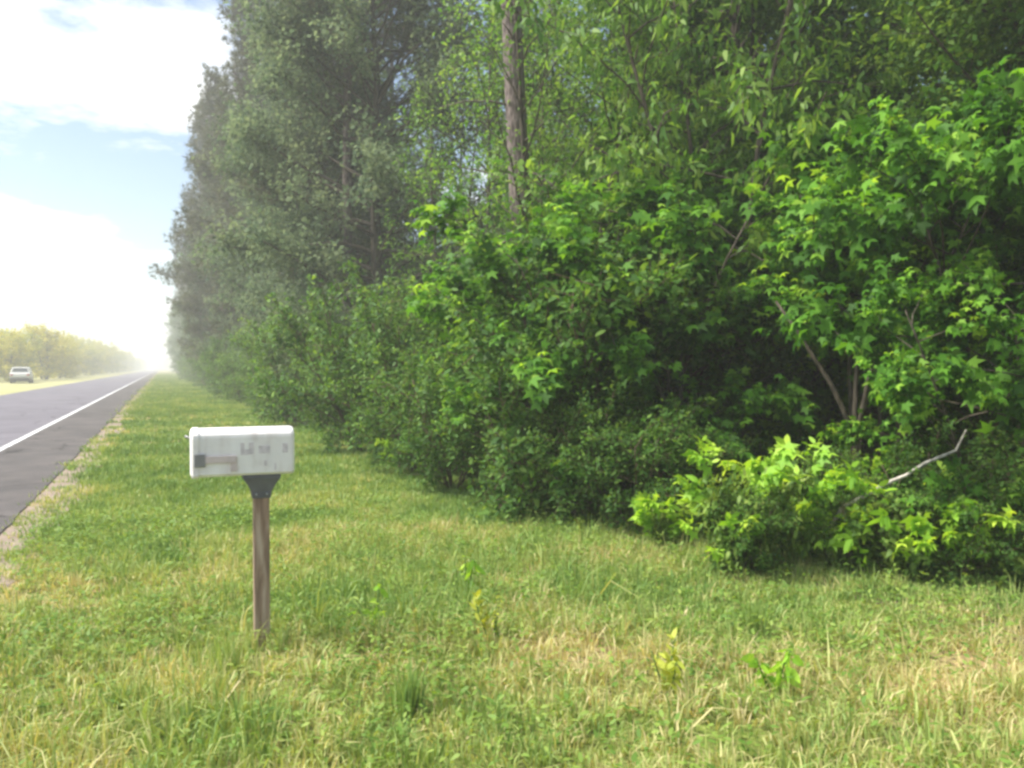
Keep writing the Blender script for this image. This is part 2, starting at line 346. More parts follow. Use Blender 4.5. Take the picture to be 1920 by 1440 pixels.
def pine(seed, H, lo, name, rb=.19, tuft=.26):
    rng = np.random.default_rng(seed); W = MB(); Lw = MB(); P, D = [], []
    st = spline((0, 0, -.1), (rng.normal() * .02, rng.normal() * .02, 1), H, rng, 14, (0, 0, .1), .012)
    W.tube(st, [rb * (1 - .88 * i / 14) * (1.25 if i == 0 else rng.uniform(.95, 1.05)) for i in range(15)], 12)
    for i in range(9):
        t = lo * (.25 + .75 * i / 9); q = t * 14; j = int(q); a = rng.uniform(0, 6.28); p = st[j].lerp(st[j + 1], q - j)
        W.tube(spline(p, (math.cos(a), math.sin(a), rng.uniform(-.3, .3)), rng.uniform(.35, 1.3), rng, 3, (0, 0, -.2), .15), [.022, .016, .011, .005], 5)
    nl = 62
    for li in range(nl):
        t = lo + (1 - lo) * (li / nl) ** .95; q = min(t * 14, 13.999); i = int(q); p = st[i].lerp(st[i + 1], q - i)
        a = li * 2.4 + rng.uniform(-.6, .6); f = (t - lo) / (1 - lo)
        L = H * .155 * (min(1, .45 + f * 2.2) if f < .3 else (1.08 - f) ** .7) * rng.uniform(.6, 1.2)
        el = .15 + .7 * f + rng.normal() * .15
        lp = spline(p, (math.cos(a) * math.cos(el), math.sin(a) * math.cos(el), math.sin(el)), L, rng, 5, (0, 0, .35), .1)
        Lw.tube(lp, [.045 * (1 - .8 * j / 5) * (1.1 - f) + .006 for j in range(6)], 4, False)
        for _ in range(int(20 + 24 * L)):
            tt = rng.uniform(.3, 1) * 4.999; j = int(tt); tp = lp[j].lerp(lp[j + 1], tt - j)
            td = ((lp[j + 1] - lp[j]).normalized() * .6 + Vector(rng.normal(size=3)) * .7 + Vector((0, 0, .25))).normalized()
            e = tp + td * rng.uniform(.15, .75); P.append(e); D.append(td)
            Lw.tube([tp, e], [.009, .004], 3, False)
    P = np.array(P); D = np.array(D); n = len(P)
    cr_ = leaves(P, D, rng.normal(size=(n, 3)), tuft * rng.uniform(.7, 1.25, n), tuft_t(rng), np.clip(rng.uniform(.1, .8, n), 0, 1), M['pine'], name + '_needle')
    return W.me(name + '_trunk', M['pinebark'], True), Lw.me(name + '_limb', M['pinebark'], True), cr_

def put(kind, name, loc, rz, sc, parts, label, cat, group=None):
    """one plant: an Empty at its foot with its parts (shared mesh data)"""
    e = empty(name, loc, rz, 1.0); e.scale = sc if isinstance(sc, tuple) else (sc, sc, sc)
    for pn, me in parts: link(pn, me, None, e)
    return tag(e, label, cat, group)

# ------------------------------------------------------------------ base plants
dome = lambda t: .42 * math.sqrt(max(.05, 1 - ((t - .45) / .62) ** 2))
tall = lambda t: .25 * math.sqrt(max(.06, 1 - ((t - .42) / .62) ** 2))
GUM = [woody(11 + i, 4.2, 4, 12, (.50, .30, .22)[i], lambda t: .40 * math.sqrt(max(.08, 1 - ((t - .5) / .6) ** 2)), lambda t: .15 + .6 * t, -.22, 11, .42, 16, .15, star_t(), M['gum'], M['bark'], 'gum', rad=.024, droop=.75, spread=.05, up=1.2, stem_lean=.28, clump=1.1, tw0=.5) for i in range(3)]
SHRUB = [woody(31 + i, 2.4, 6, 10, .06, dome, lambda t: .2 + .8 * t, -.1, 10, .30, 14, .085, oval_t(.22), M['shrub'], M['twig'], 'shrub', rad=.022, droop=.2, spread=.05, stem_lean=.45, clump=.8) for i in range(3)]
OAK = [woody(51 + i, 13, 1, 78, .06, tall, lambda t: .1 + .8 * t, -.1, 26, .9, 48, .115, diamond_t(.34), M['oak'], M['bark'], 'oak', rad=.04, droop=.35, spread=.12, twig_wood=False, clump=1.2, tw0=.35) for i in range(3)]
def recolour(pair, mat):
    me = pair[1].copy(); me.materials.clear(); me.materials.append(mat); return (pair[0], me)
GREEN = [recolour(o, M['shrub']) for o in OAK]
THIN = [woody(71 + i, 12, 2, 20, .22, tall, lambda t: .3 + .6 * t, .1, 15, .8, 14, .12, diamond_t(.26), M['willow'], M['bark'], 'thin', rad=.022, droop=.5, spread=.12, stem_lean=.1, clump=.9) for i in range(2)]
WILLOW = woody(91, 7.2, 3, 22, .25, lambda t: .26 * math.sqrt(max(.1, 1 - ((t - .55) / .55) ** 2)), lambda t: .3 + .6 * t, -.7, 14, .5, 16, .13, long_t(.17), M['willow'], M['bark'], 'willow', rad=.02, droop=1.1, spread=.06, up=.6, stem_lean=.15, clump=.8, tint=(.2, .9))
PINE = [pine(101 + i, 24, .36 + .1 * i, 'pine') for i in range(2)]
LOWPINE = pine(107, 19, .10, 'lowpine', .16, .38)

rng = np.random.default_rng(5)
U = lambda a, b: float(rng.uniform(a, b))
WOODP = lambda w: [('trunk', w[0]), ('crown', w[1])]
SHRUBP = lambda w: [('stem', w[0]), ('foliage', w[1])]
PINEP = lambda w: [('trunk', w[0]), ('limb', w[1]), ('crown', w[2])]

# ------------------------------------------------------------------ the wood along the verge
# nearest saplings with star-shaped leaves, one by one
for (u, v, i, sc, rz, lab) in [
    (1640, 985, 0, (1.02, 1.02, .98), .4, 'big leafy green sapling arching over the dark hollow with the forked trunk'),
    (1990, 1040, 1, (1.0, 1.0, 1.02), 2.0, 'broad star-leaved sapling right of the dark hollow, its twigs hanging to the ground'),
    (1180, 935, 2, (1.10, 1.10, .92), 4.1, 'fresh green star-leaved sapling in front of the thick pine trunk'),
    (1040, 905, 0, (.95, .95, .72), 2.9, 'low star-leaved sapling at the foot of the thick pine trunk'),
    (1300, 880, 2, (1.35, 1.35, 1.30), 1.2, 'taller star-leaved sapling under the drooping narrow leaves'),
    (1800, 890, 2, (1.4, 1.4, 1.35), 3.3, 'tall star-leaved sapling behind the one arching over the hollow'),
    (1570, 870, 1, (1.45, 1.45, 1.5), 0.2, 'tall star-leaved tree below the bright sky gap'),
    (1880, 1055, 2, (.62, .62, .60), 2.2, 'low star-leaved sapling beside the upper end of the bleached branch'),
    (1255, 955, 2, (.85, .85, .74), 0.9, 'low star-leaved sapling between the rounded bush and the dark hollow'),
    (1120, 950, 2, (.62, .62, .66), 5.4, 'small star-leaved sapling just behind the rounded bush'),
    (1420, 925, 1, (1.1, 1.1, .98), 5.2, 'star-leaved sapling between the pine trunk and the dark hollow'),
]:
    p = gpix(u, v); put('t', 'sapling', (p.x, p.y, 0), rz, sc, WOODP(GUM[i]), lab, 'tree')
p = pix(1340, 800, 10.3); put('t', 'drooping_tree', (p.x, p.y, 0), 0.6, (1.05, 1.05, 1.12), WOODP(WILLOW), 'tall light green tree with drooping narrow leaves above the saplings', 'tree')
p = pix(1900, 800, 9.6); put('t', 'overhanging_tree', (p.x, p.y, 0), 2.6, (1.0, 1.0, .80), WOODP(THIN[1]), 'dark leafy tree hanging over the saplings beside the bright sky gap', 'tree')
p = pix(2150, 800, 8.5); put('t', 'edge_oak', (p.x, p.y, 0), 1.0, (.7, .7, .72), WOODP(GREEN[1]), 'dense green tree closing the edge of the wood beyond the star-leaved saplings', 'tree')

# the one thick pine trunk that stands clear
p = pix(993, 700, 12.2); e = put('t', 'roadside_pine', (p.x, p.y, 0), 1.3, (1.0, 1.0, 1.0), PINEP(PINE[1]), 'tall pine with a thick bare brown trunk rising clear behind the saplings', 'tree')
e.rotation_euler = (0.0, -0.025, 1.3)

# shrubs along the edge of the wood
spots = []
s = 8.2
while s < 150:
    spots.append((3.55 + U(-.25, .35) + (.5 if s < 10 else 0), s, U(.75, 1.35))); s += U(1.3, 1.9) * (1 + s / 45)
s = 6.0
while s < 60:
    spots.append((5.3 + U(-.4, .6) + max(0, 8 - s) * .3, s, U(.9, 1.6))); s += U(1.8, 2.6) * (1 + s / 60)
for i, (d, s_, sc) in enumerate(spots):
    if .52 < math.atan2(d, s_) and math.hypot(d, s_) < 9.6: continue
    put('s', 'edge_shrub', (d, s_, 0), U(0, 6.28), (sc * U(.9, 1.2), sc * U(.9, 1.2), sc), SHRUBP(SHRUB[i % 3]), 'green small-leaved shrub crowding the grassy edge of the wood', 'shrub', 'shrubs along the edge of the wood')
# dark rounded bush beside the mown strip
p = gpix(985, 965); put('s', 'rounded_bush', (p.x, p.y, 0), 1.1, (.85, .85, .78), SHRUBP(SHRUB[1]), 'dark rounded bush with a shaded hollow at its foot, standing out into the grass', 'shrub')

# trees right behind the shrubs
s = 24.5; i = 0
while s < 260:
    sc = U(.85, 1.30)
    put('t', 'edge_tree', (5.9 + U(-.5, .8), s, 0), U(0, 6.28), (sc * U(.9, 1.1), sc * U(.9, 1.1), sc), WOODP(OAK[i % 3]), 'leafy dark green tree in the front row of the wood, leaved down to the shrubs', 'tree', 'broadleaf trees in the front row')
    s += U(2.6, 4.2) * (1 + s / 90); i += 1
s = 26; i = 0
while s < 320:
    sc = U(.95, 1.15)
    put('t', 'hazy_pine', (5.4 + U(-.8, 2.0), s, 0), U(0, 6.28), sc, PINEP(LOWPINE if i % 2 else PINE[0]), 'tall hazy pine rising out of the front row of the wood', 'tree', 'pines rising out of the front row')
    s += U(3.4, 5.5) * (1 + s / 90); i += 1
for (d, s_, sc, i_) in [(6.0, 13.2, .62, 0), (6.6, 16.5, .85, 1), (6.0, 18.6, .7, 0), (9.0, 14.5, .6, 1)]:
    put('t', 'slender_tree', (d, s_, 0), U(0, 6.28), sc, WOODP(THIN[i_]), 'slender thin-leaved tree close beside the thick bare pine trunk', 'tree', 'slender trees beside the pine trunk')
p = pix(1035, 700, 11.2); put('t', 'slender_tree', (p.x, p.y, 0), 2.0, .66, WOODP(THIN[0]), 'slender thin-leaved tree close beside the thick bare pine trunk', 'tree', 'slender trees beside the pine trunk')
for (d, s_, rz, sc) in ((4.3, 47, 1.9, 1.25), (3.7, 60, .7, 1.12), (3.3, 76, 2.2, 1.25)): put('t', 'jutting_pine', (d, s_, 0), rz, sc, PINEP(LOWPINE), 'tall dark pine whose ragged boughs jut out over the road verge against the sky', 'tree', 'pines jutting out over the verge')
# the depth of the wood
for k in range(70):
    a = U(R(4), R(66)); r_ = math.sqrt(U(13 ** 2, 62 ** 2)); d, s_ = r_ * math.sin(a), r_ * math.cos(a)
    if d < 8.0: continue
    thin_ = .29 < a < .56
    if .80 < a < .97: continue
    if thin_ and (r_ < 17 or (k % 3 and not .36 < a < .42)): continue
    if k % 4 == 0:
        sc = U(.85, 1.1); put('t', 'inner_pine', (d, s_, 0), U(0, 6.28), sc, PINEP(PINE[k // 4 % 2]), 'slender pine deep inside the wood behind the leafy front trees', 'tree', 'pines inside the wood')
    else:
        sc = U(.8, 1.25); put('t', 'inner_tree', (d, s_, 0), U(0, 6.28), sc, WOODP(THIN[k % 2] if k % 4 == 1 or thin_ else (GREEN if a > .5 else OAK)[k % 3]), 'broadleaf tree deep inside the wood, mostly hidden by the front trees', 'tree', 'broadleaf trees inside the wood')

for k in range(26):
    a = .50 + .62 * (k + U(0, 1)) / 26; r_ = U(10.5, 16); sc = U(1.1, 1.9)
    put('s', 'understory_shrub', (r_ * math.sin(a), r_ * math.cos(a), 0), U(0, 6.28), (sc, sc, sc * U(.8, 1.1)), SHRUBP(SHRUB[k % 3]), 'shaded shrub filling the wood behind the dark hollow', 'shrub', 'shrubs inside the wood behind the hollow')
for (a, r_, sc, kk) in [(.66, 15, 1.0, 0), (.76, 19, 1.0, 1), (.98, 14, .9, 2), (1.06, 11, .8, 0), (.58, 19, 1.05, 1), (.69, 25, 1.2, 2)]:
    put('t', 'shade_tree', (r_ * math.sin(a), r_ * math.cos(a), 0), U(0, 6.28), sc, WOODP(GREEN[kk]), 'dense green tree standing in the wood behind the star-leaved saplings', 'tree', 'dense trees behind the saplings')
for (a, r_, sc, kk) in [(.47, 26, 1.0, 0), (.50, 33, 1.2, 1), (.44, 38, 1.3, 0), (.33, 30, 1.1, 1), (.53, 24, .9, 0), (.88, 30, 1.0, 1), (.92, 40, 1.0, 0)]:
    put('t', 'sparse_tree', (r_ * math.sin(a), r_ * math.cos(a), 0), U(0, 6.28), sc, WOODP(THIN[kk]), 'sparse tree in the wood with bright sky showing through its twigs', 'tree', 'sparse trees with sky showing through')
# ------------------------------------------------------------------ bright low shrubs and the hollow
for (u, v, sc, kk) in [(1090, 985, .50, 0), (1180, 1000, .55, 1), (1290, 1010, .42, 2), (1130, 930, .75, 2), (1400, 1080, .28, 0), (1610, 1075, .30, 2), (1560, 1030, .36, 0), (1790, 1070, .44, 1), (1900, 1040, .60, 2), (1010, 890, .95, 0), (1000, 850, 1.25, 2), (1330, 960, .5, 1), (1800, 1100, .30, 0)]:
    p = gpix(u, v); put('s', 'tangled_bush', (p.x, p.y, 0), U(0, 6.28), (sc * 1.15, sc * 1.15, sc), SHRUBP(SHRUB[kk]), 'low dark green bush tangled between the lime shrubs and the saplings', 'shrub', 'dark bushes between lime shrubs and saplings')
def sprig_mesh(seed, n=16, L=.30, lsz=.13, mat=None, tm=None):
    r = np.random.default_rng(seed); s = np.clip(1 - r.uniform(0, 1, n) ** 1.6 * .9, .1, 1) if n > 1 else np.ones(1); an = r.uniform(0, 6.28, n)
    C = np.stack([r.normal(size=n) * .012, s * L, .25 * s * L - .5 * (s * L) ** 2 + r.normal(size=n) * .012], 1)
    A = np.stack([np.cos(an) * 1.0, .45 + np.sin(an) * .8 * (s - .2), -.30 + r.normal(size=n) * .4], 1)
    N = np.stack([r.normal(size=n) * .5, r.normal(size=n) * .5, np.ones(n)], 1)
    return leaves(C, A, N, lsz * r.uniform(.45, 1.25, n), tm or oval_t(.23), np.clip(r.uniform(.1, .7, n) + .3 * (s - .4), 0, 1), mat, 'sprig')
SPRIG = [sprig_mesh(200 + i, 20, (.2, .26, .3, .24)[i % 4], .125, M['lime'], oval_t(.2) if i % 2 else star_t()) for i in range(4)]
LOWB = [woody(221 + i, .9, 5, 9, .1, dome, lambda t: .3 + .8 * t, 0, 8, .18, 9, .10, oval_t(.25), M['weed'], M['twig'], 'low', rad=.02, droop=.4, spread=.03, stem_lean=.5, clump=.8) for i in range(2)]
def bright_shrub(u, v, h, w, nspr, label, rz, base=0):
    p = gpix(u, v); e = empty('bright_shrub', (p.x, p.y, 0), rz); k = h / .9
    wood, fol = LOWB[base]
    for nm, me in (('stem', wood), ('foliage', fol)):
        o = link(nm, me, None, e); o.scale = (w / 1.1, w / 1.1, k * .80)
    for i in range(nspr):                      # each lime spray of young leaves is a part
        a = U(0, 6.28); q = U(.25, 1) ** .6; el = U(.1, 1.0)
        o = link('leaf_spray', SPRIG[i % 4], None, e)
        o.location = (math.cos(a) * q * w * .48, math.sin(a) * q * w * .48, h * (U(.35, 1.08) - .3 * q * q))
        o.rotation_euler = (el, 0, a - math.pi / 2); sc = U(.7, 1.15); o.scale = (sc, sc, sc)
    return tag(e, label, 'shrub', None)
bright_shrub(1375, 1080, .88, .55, 26, 'tall lime green shrub before the saplings, beside the small single shoot', .3)
bright_shrub(1480, 1060, .90, .55, 24, 'leafy lime green shrub standing in front of the dark hollow', 2.3, 1)
bright_shrub(1560, 1065, .46, .36, 14, 'short yellow-green shrub at the low end of the bleached branch', 5.1)
bright_shrub(1690, 1085, .74, .75, 22, 'bright green shrub under the bleached fallen branch', 1.7, 1)
bright_shrub(1905, 1105, .62, .70, 20, 'low bright green shrub at the foot of the broad sapling', 2.9, 0)
bright_shrub(1240, 1035, .48, .20, 10, 'small single lime green shoot beside the tall lime shrub', 4.0, 1)
p = gpix(835, 900)
bright_shrub(800, 880, 1.05, 1.3, 26, 'yellowish green shrub leaning out over the grass past the mailbox', 5.0, 1)

def bare_tree(u, zz, H, seed, label, forks=3):
    r = np.random.default_rng(seed); p = pix(u, 800, zz); e = empty('forked_trunk_tree', (p.x, p.y, 0)); W = MB()
    st = spline((0, 0, -.1), (.05, 0, 1), H * .4, r, 5, (0, 0, 0), .05); W.tube(st, [.062 - .004 * i for i in range(6)], 8)
    link('trunk', W.me('hollow_trunk', M['bark'], True), None, e)
    for i in range(forks):
        a = i * 2.1 + .5; W2 = MB(); lp = spline(st[-1] - Vector((0, 0, .04)), (math.cos(a) * .22, math.sin(a) * .22, 1), H * .6, r, 5, (0, 0, .1), .08)
        W2.tube(lp, [.032 - .004 * j for j in range(6)], 6); link('limb', W2.me('hollow_limb', M['bark'], True), None, e)
    return tag(e, label, 'tree')
bare_tree(1590, 8.0, 2.6, 301, 'small tree with a bare forked brown trunk in the dark hollow')
bare_tree(1248, 8.9, 2.4, 302, 'thin pale forked stem standing behind the rounded bush', 2)
# bleached fallen branch
W = MB(); pts = [pix(1530, 985, 7.0), pix(1582, 952, 6.35), pix(1622, 930, 6.25), pix(1660, 908, 6.25), pix(1700, 891, 6.25), pix(1740, 870, 6.25), pix(1793, 845, 6.25), pix(1808, 808, 6.25)]
pts[1:] = [q + Vector((U(-.008, .008), U(-.02, .02), U(-.012, .012))) for q in pts[1:]]; pts[0].z = 0.0; org = pts[0].copy(); W.tube([q - org for q in pts], [.017, .017, .015, .0165, .013, .0135, .011, .005], 7)
e = empty('fallen_branch', org); link('limb', W.me('fallen_limb', M['dead'], True), None, e)
W2 = MB(); a = pts[2] - org; W2.tube([a, a + Vector((.07, .02, .05)), a + Vector((.16, .05, .06))], [.006, .004, .002], 5); link('twig', W2.me('fallen_twig', M['dead'], True), None, e)
tag(e, 'bare bleached branch leaning over the bright shrubs before the hollow', 'branch')

# ------------------------------------------------------------------ grass
def blades(n, X, Y, H, Wd, tint, seed, name, lean=.35, out=None):
    r = np.random.default_rng(seed); a = r.uniform(0, 2 * np.pi, n); ld = r.uniform(0, 2 * np.pi, n); ln = np.abs(r.normal(size=n)) * lean * H
    if out is not None: ld = out + r.normal(size=n) * .7
    sx, sy = np.cos(a) * Wd, np.sin(a) * Wd; lx, ly = np.cos(ld) * ln, np.sin(ld) * ln
    V = np.zeros((n, 5, 3))
    V[:, 0] = np.stack([X - sx, Y - sy, np.full(n, -.01)], 1); V[:, 1] = np.stack([X + sx, Y + sy, np.full(n, -.01)], 1)
    V[:, 2] = np.stack([X + .35 * lx + .75 * sx, Y + .35 * ly + .75 * sy, H * .55], 1); V[:, 3] = np.stack([X + .35 * lx - .75 * sx, Y + .35 * ly - .75 * sy, H * .55], 1)
    V[:, 4] = np.stack([X + lx, Y + ly, H * np.maximum(.45, 1 - .5 * (ln / np.maximum(H, .01)) ** 2)], 1)
    b = (np.arange(n) * 5)[:, None]
    F3 = np.concatenate([b + np.array([[0, 1, 2]]), b + np.array([[0, 2, 3]]), b + np.array([[3, 2, 4]])])
    return np_mesh(name, V.reshape(-1, 3), F3, np.repeat(np.clip(tint, 0, 1), 5), M['grass'])
def field(n, s0, s1, seed, per, jit):
    """n tufts of per blades each, thinner with distance"""
    r = np.random.default_rng(seed)
    y = 1 / r.uniform(1 / s1, 1 / s0, n) if s1 / s0 > 8 or s0 > 5 else r.uniform(s0, s1, n)
    x = r.uniform(EDGE_R - .02, 6.4, n)
    bare = np.clip((dryness(x, y) - .60) * 2.4, 0, .88)
    shoulder_ = np.clip(1 - (x - EDGE_R) / .75, 0, 1) * fbm(x * 4, y * 1.2, 61)
    keep = (r.uniform(0, 1, n) > bare) & (r.uniform(0, 1, n) > shoulder_ * 1.35) & (x < 4.7 + .9 * fbm(y * .8, y * 0, 4) + np.maximum(0, 5.5 - y) * .8)
    x, y = x[keep], y[keep]; m = len(x); idx = np.repeat(np.arange(m), per)
    g = r.normal(size=(len(idx), 2)) * jit
    return x[idx] + g[:, 0], y[idx] + g[:, 1], idx, m, np.arctan2(g[:, 1], g[:, 0]), r
def dryness(x, y):
    """where the turf is dry: patches, more towards the camera and the road's edge"""
    p = fbm(x * .9 + 11, y * .9, 21, 3) * .6 + fbm(x * 3.1, y * 3.1, 27, 2) * .4
    return (p - .5) * 1.35 + .44 + .30 * np.clip((5.2 - y) / 3, 0, 1) + .18 * np.clip((-.6 - x) / .8, 0, 1) - .10 * np.clip((y - 7) / 6, 0, 1)
x, y, idx, m, ang, r = field(15500, 1.2, 7.8, 401, 11, .028); n = len(x)
th = (.045 + .14 * fbm(x[::11] * .8, y[::11] * .8, 33) ** 1.2) * r.uniform(.4, 1.6, m); th = np.where(r.uniform(0, 1, m) < .05, th * 1.7, th)
tt = np.clip(dryness(x[::11], y[::11]) + r.normal(size=m) * .15, .0, .80)
tag(link('verge_grass', blades(n, x, y, th[idx] * r.uniform(.55, 1.15, n), r.uniform(.0024, .0065, n), tt[idx] + r.normal(size=n) * .08, 402, 'near_grass', .8, ang)), 'long mixed green and straw coloured grass around the mailbox', 'grass', None, 'stuff')
x, y, idx, m, ang, r = field(22000, 7.8, 30, 411, 8, .04); n = len(x)
th = (.04 + .10 * fbm(x[::8] * .8, y[::8] * .8, 33)) * r.uniform(.5, 1.4, m)
tt = np.clip(dryness(x[::8], y[::8]) - .08 + r.normal(size=m) * .13, 0, 1)
tag(link('verge_grass', blades(n, x, y, th[idx] * r.uniform(.6, 1.1, n), r.uniform(.004, .008, n) * np.clip(y / 11, 1, 2.4), tt[idx] + r.normal(size=n) * .06, 412, 'mid_grass', .7, ang)), 'mown green grass strip between road shoulder and shrubs past the mailbox', 'grass', None, 'stuff')
x, y, idx, m, ang, r = field(12000, 30, 260, 421, 5, .12); n = len(x)
tt = np.clip(dryness(x, y) - .08 + r.normal(size=n) * .1, 0, 1)
tag(link('verge_grass', blades(n, x, y, r.uniform(.06, .13, n), .012 * np.clip(y / 30, 1, 5), tt, 422, 'far_grass')), 'hazy green grass strip running to the horizon beside the road', 'grass', None, 'stuff')
# small broad-leaved weeds and clover between the blades
r = np.random.default_rng(431); nw = 4200
x = r.uniform(EDGE_R + .3, 5.2, nw * 2); y = r.uniform(1.6, 9.5, nw * 2); k = fbm(x * 1.1, y * 1.1, 55); sel = r.uniform(.25, .8, len(x)) < k; x, y = x[sel], y[sel]; nw = len(x)
q = 9; idx = np.repeat(np.arange(nw), q); n = len(idx); an = r.uniform(0, 6.28, n); rr = r.uniform(0, .07, n); hh = r.uniform(.03, .22, nw)
C = np.stack([x[idx] + np.cos(an) * rr, y[idx] + np.sin(an) * rr, hh[idx] * r.uniform(.3, 1, n)], 1)
A = np.stack([np.cos(an), np.sin(an), r.normal(size=n) * .4 + .15], 1); N = np.stack([r.normal(size=n) * .3, r.normal(size=n) * .3, np.ones(n)], 1)
tag(link('ground_weeds', leaves(C, A, N, r.uniform(.018, .055, n), oval_t(.2), np.clip(r.uniform(.2, .9, nw)[idx] + r.normal(size=n) * .08, 0, 1), M['weed'], 'weeds')), 'small broad-leaved weeds scattered through the grass', 'weeds', None, 'stuff')

# single tufts and weeds one can point to
def tuft_plant(u, v, H, n, label, mat, seed, wid=.008, lean=.5, name='grass_clump', cat='plant', tint=(.1, .5)):
    p = gpix(u, v); r = np.random.default_rng(seed); X = r.normal(size=n) * .035 * H / .3; Y = r.normal(size=n) * .035 * H / .3
    me = blades(n, X, Y, H * r.uniform(.5, 1.05, n), r.uniform(.5, 1, n) * wid, r.uniform(*tint, n), seed, 'clump', lean); me.materials.clear(); me.materials.append(mat)
    o = link(name, me); o.location = (p.x, p.y, 0); return tag(o, label, cat)
tuft_plant(420, 1285, .36, 70, 'upright green grass clump at the foot of the mailbox post', M['grass'], 501, .005, .4, tint=(.25, .6))
tuft_plant(462, 1238, .24, 60, 'straw tinged grass tuft hugging one side of the mailbox post', M['grass'], 505, .004, .6, tint=(.3, .75))
tuft_plant(522, 1234, .20, 60, 'short grass tuft against the mailbox post beside the straw tinged tuft', M['grass'], 506, .004, .6, tint=(.25, .6))
tuft_plant(770, 1345, .30, 120, 'tall dense green clump with feathery stems in the dry grass', M['grass'], 502, .005, .4, tint=(.1, .4))
tuft_plant(1420, 1200, .30, 90, 'green grass clump growing before the lime green shrub', M['grass'], 503, .005, .4, tint=(.15, .45))
tuft_plant(215, 1345, .16, 60, 'small green weed tuft close to the road shoulder', M['grass'], 504, .008, .6, tint=(.02, .3))
def leafy_weed(u, v, H, n, label, mat, seed, lsz=.10):
    p = gpix(u, v); r = np.random.default_rng(seed); e = empty('leafy_weed', (p.x, p.y, 0)); W = MB()
    tops = []
    for i in range(3):
        a = i * 2.1 + r.uniform(0, 1); st = spline((0, 0, -.02), (math.cos(a) * .35, math.sin(a) * .35, 1), H * r.uniform(.7, 1), r, 4, (0, 0, .1), .08); W.tube(st, [.005, .0045, .004, .003, .002], 5); tops.append(st)
    link('stem', W.me('weed_stem', M['weed'], True), None, e)
    me = [sprig_mesh(seed + j, 1, .01, lsz, mat, oval_t(.2)) for j in range(3)]
    for i in range(n):
        st = tops[i % 3]; t = U(.25, 1) * 3.999; j = int(t); o = link('leaf', me[i % 3], None, e); o.location = st[j].lerp(st[j + 1], t - j)
        o.rotation_euler = (U(-.2, .9), U(-.4, .4), U(0, 6.28)); sc = U(.7, 1.2); o.scale = (sc, sc, sc)
    return tag(e, label, 'weed')
leafy_weed(925, 1215, .36, 90, 'yellowish leafy weed standing beyond the tall feathery clump', M['yellow'], 511, .06)
leafy_weed(1250, 1320, .32, 90, 'pale yellow leafy weed in the straw coloured grass', M['yellow'], 512, .055)
leafy_weed(1455, 1310, .34, 80, 'lemon green broad-leaved weed in the dry grass below the lime shrub', M['lime'], 513, .065)
leafy_weed(700, 1190, .30, 28, 'light green leafy weed in the grass right of the mailbox post', M['lime'], 514, .08)
leafy_weed(880, 1110, .36, 30, 'bright green leafy weed in the grass before the rounded bush', M['lime'], 515, .08)

# ------------------------------------------------------------------ mailbox on its post
def worn_enamel():
    m, n, l, p = new_mat('white_enamel'); tcn = n.new('ShaderNodeTexCoord')
    mp = n.new('ShaderNodeMapping'); mp.inputs['Scale'].default_value = (14, 14, 2.2); l.new(tcn.outputs['Object'], mp.inputs[0])
    a = n.new('ShaderNodeTexNoise'); a.inputs['Scale'].default_value = 1.3; a.inputs['Detail'].default_value = 7; l.new(mp.outputs[0], a.inputs['Vector'])
    b = n.new('ShaderNodeTexNoise'); b.inputs['Scale'].default_value = 7; b.inputs['Detail'].default_value = 6; l.new(tcn.outputs['Object'], b.inputs['Vector'])
    mx = n.new('ShaderNodeMixRGB'); mx.inputs[0].default_value = .5; l.new(a.outputs['Fac'], mx.inputs[1]); l.new(b.outputs['Fac'], mx.inputs[2])
    r_ = ramp(n, [(.34, (.60, .55, .53)), (.46, (.72, .69, .68)), (.62, (.78, .76, .75))]); l.new(mx.outputs[0], r_.inputs[0]); l.new(r_.outputs[0], p.inputs['Base Color'])
    p.inputs['Roughness'].default_value = .55; bu = n.new('ShaderNodeBump'); bu.inputs['Strength'].default_value = .25; bu.inputs['Distance'].default_value = .02
    l.new(b.outputs['Fac'], bu.inputs['Height']); l.new(bu.outputs[0], p.inputs['Normal']); return m
M['box_white'] = worn_enamel()
M['box_mark'] = plain('faded_print', (0.56, 0.51, 0.53), .6, .2, .18, 40)
M['flag_dark'] = plain('flag_dark', (0.22, 0.215, 0.215), .5, .3, .1)
M['flag_arm'] = plain('faded_flag_arm', (0.54, 0.46, 0.45), .6, .2, .1)
M['bracket'] = plain('grey_plastic', (0.13, 0.13, 0.145), .6, .25, .2, 15)
M['steel'] = plain('dull_steel', (0.35, 0.35, 0.35), .4, .5, .1, 30, .6)
def post_wood():
    m, n, l, p = new_mat('weathered_post')
    tcn = n.new('ShaderNodeTexCoord'); mp = n.new('ShaderNodeMapping'); mp.inputs['Scale'].default_value = (26, 26, 3.2); l.new(tcn.outputs['Object'], mp.inputs[0])
    a = n.new('ShaderNodeTexNoise'); a.inputs['Scale'].default_value = 1; a.inputs['Distortion'].default_value = .6; a.inputs['Detail'].default_value = 6; l.new(mp.outputs[0], a.inputs['Vector'])
    r_ = ramp(n, [(.32, (.15, .095, .065)), (.52, (.30, .205, .145)), (.70, (.46, .36, .28))]); l.new(a.outputs['Fac'], r_.inputs[0]); l.new(r_.outputs[0], p.inputs['Base Color'])
    p.inputs['Roughness'].default_value = .9; b = n.new('ShaderNodeBump'); b.inputs['Strength'].default_value = .5; b.inputs['Distance'].default_value = .01
    l.new(a.outputs['Fac'], b.inputs['Height']); l.new(b.outputs[0], p.inputs['Normal']); return m
M['post'] = post_wood()
foot = gpix(488, 1218); ZD = F_PX * CAM_H / (1218 - VH); m_px = ZD / F_PX
mail = empty('mailbox', (foot.x, foot.y, 0), -0.03); mail.scale = (.965, .965, 1.005)
tag(mail, 'white mailbox with faded lettering on a brown wooden post in the grass', 'mailbox')
PW = .045
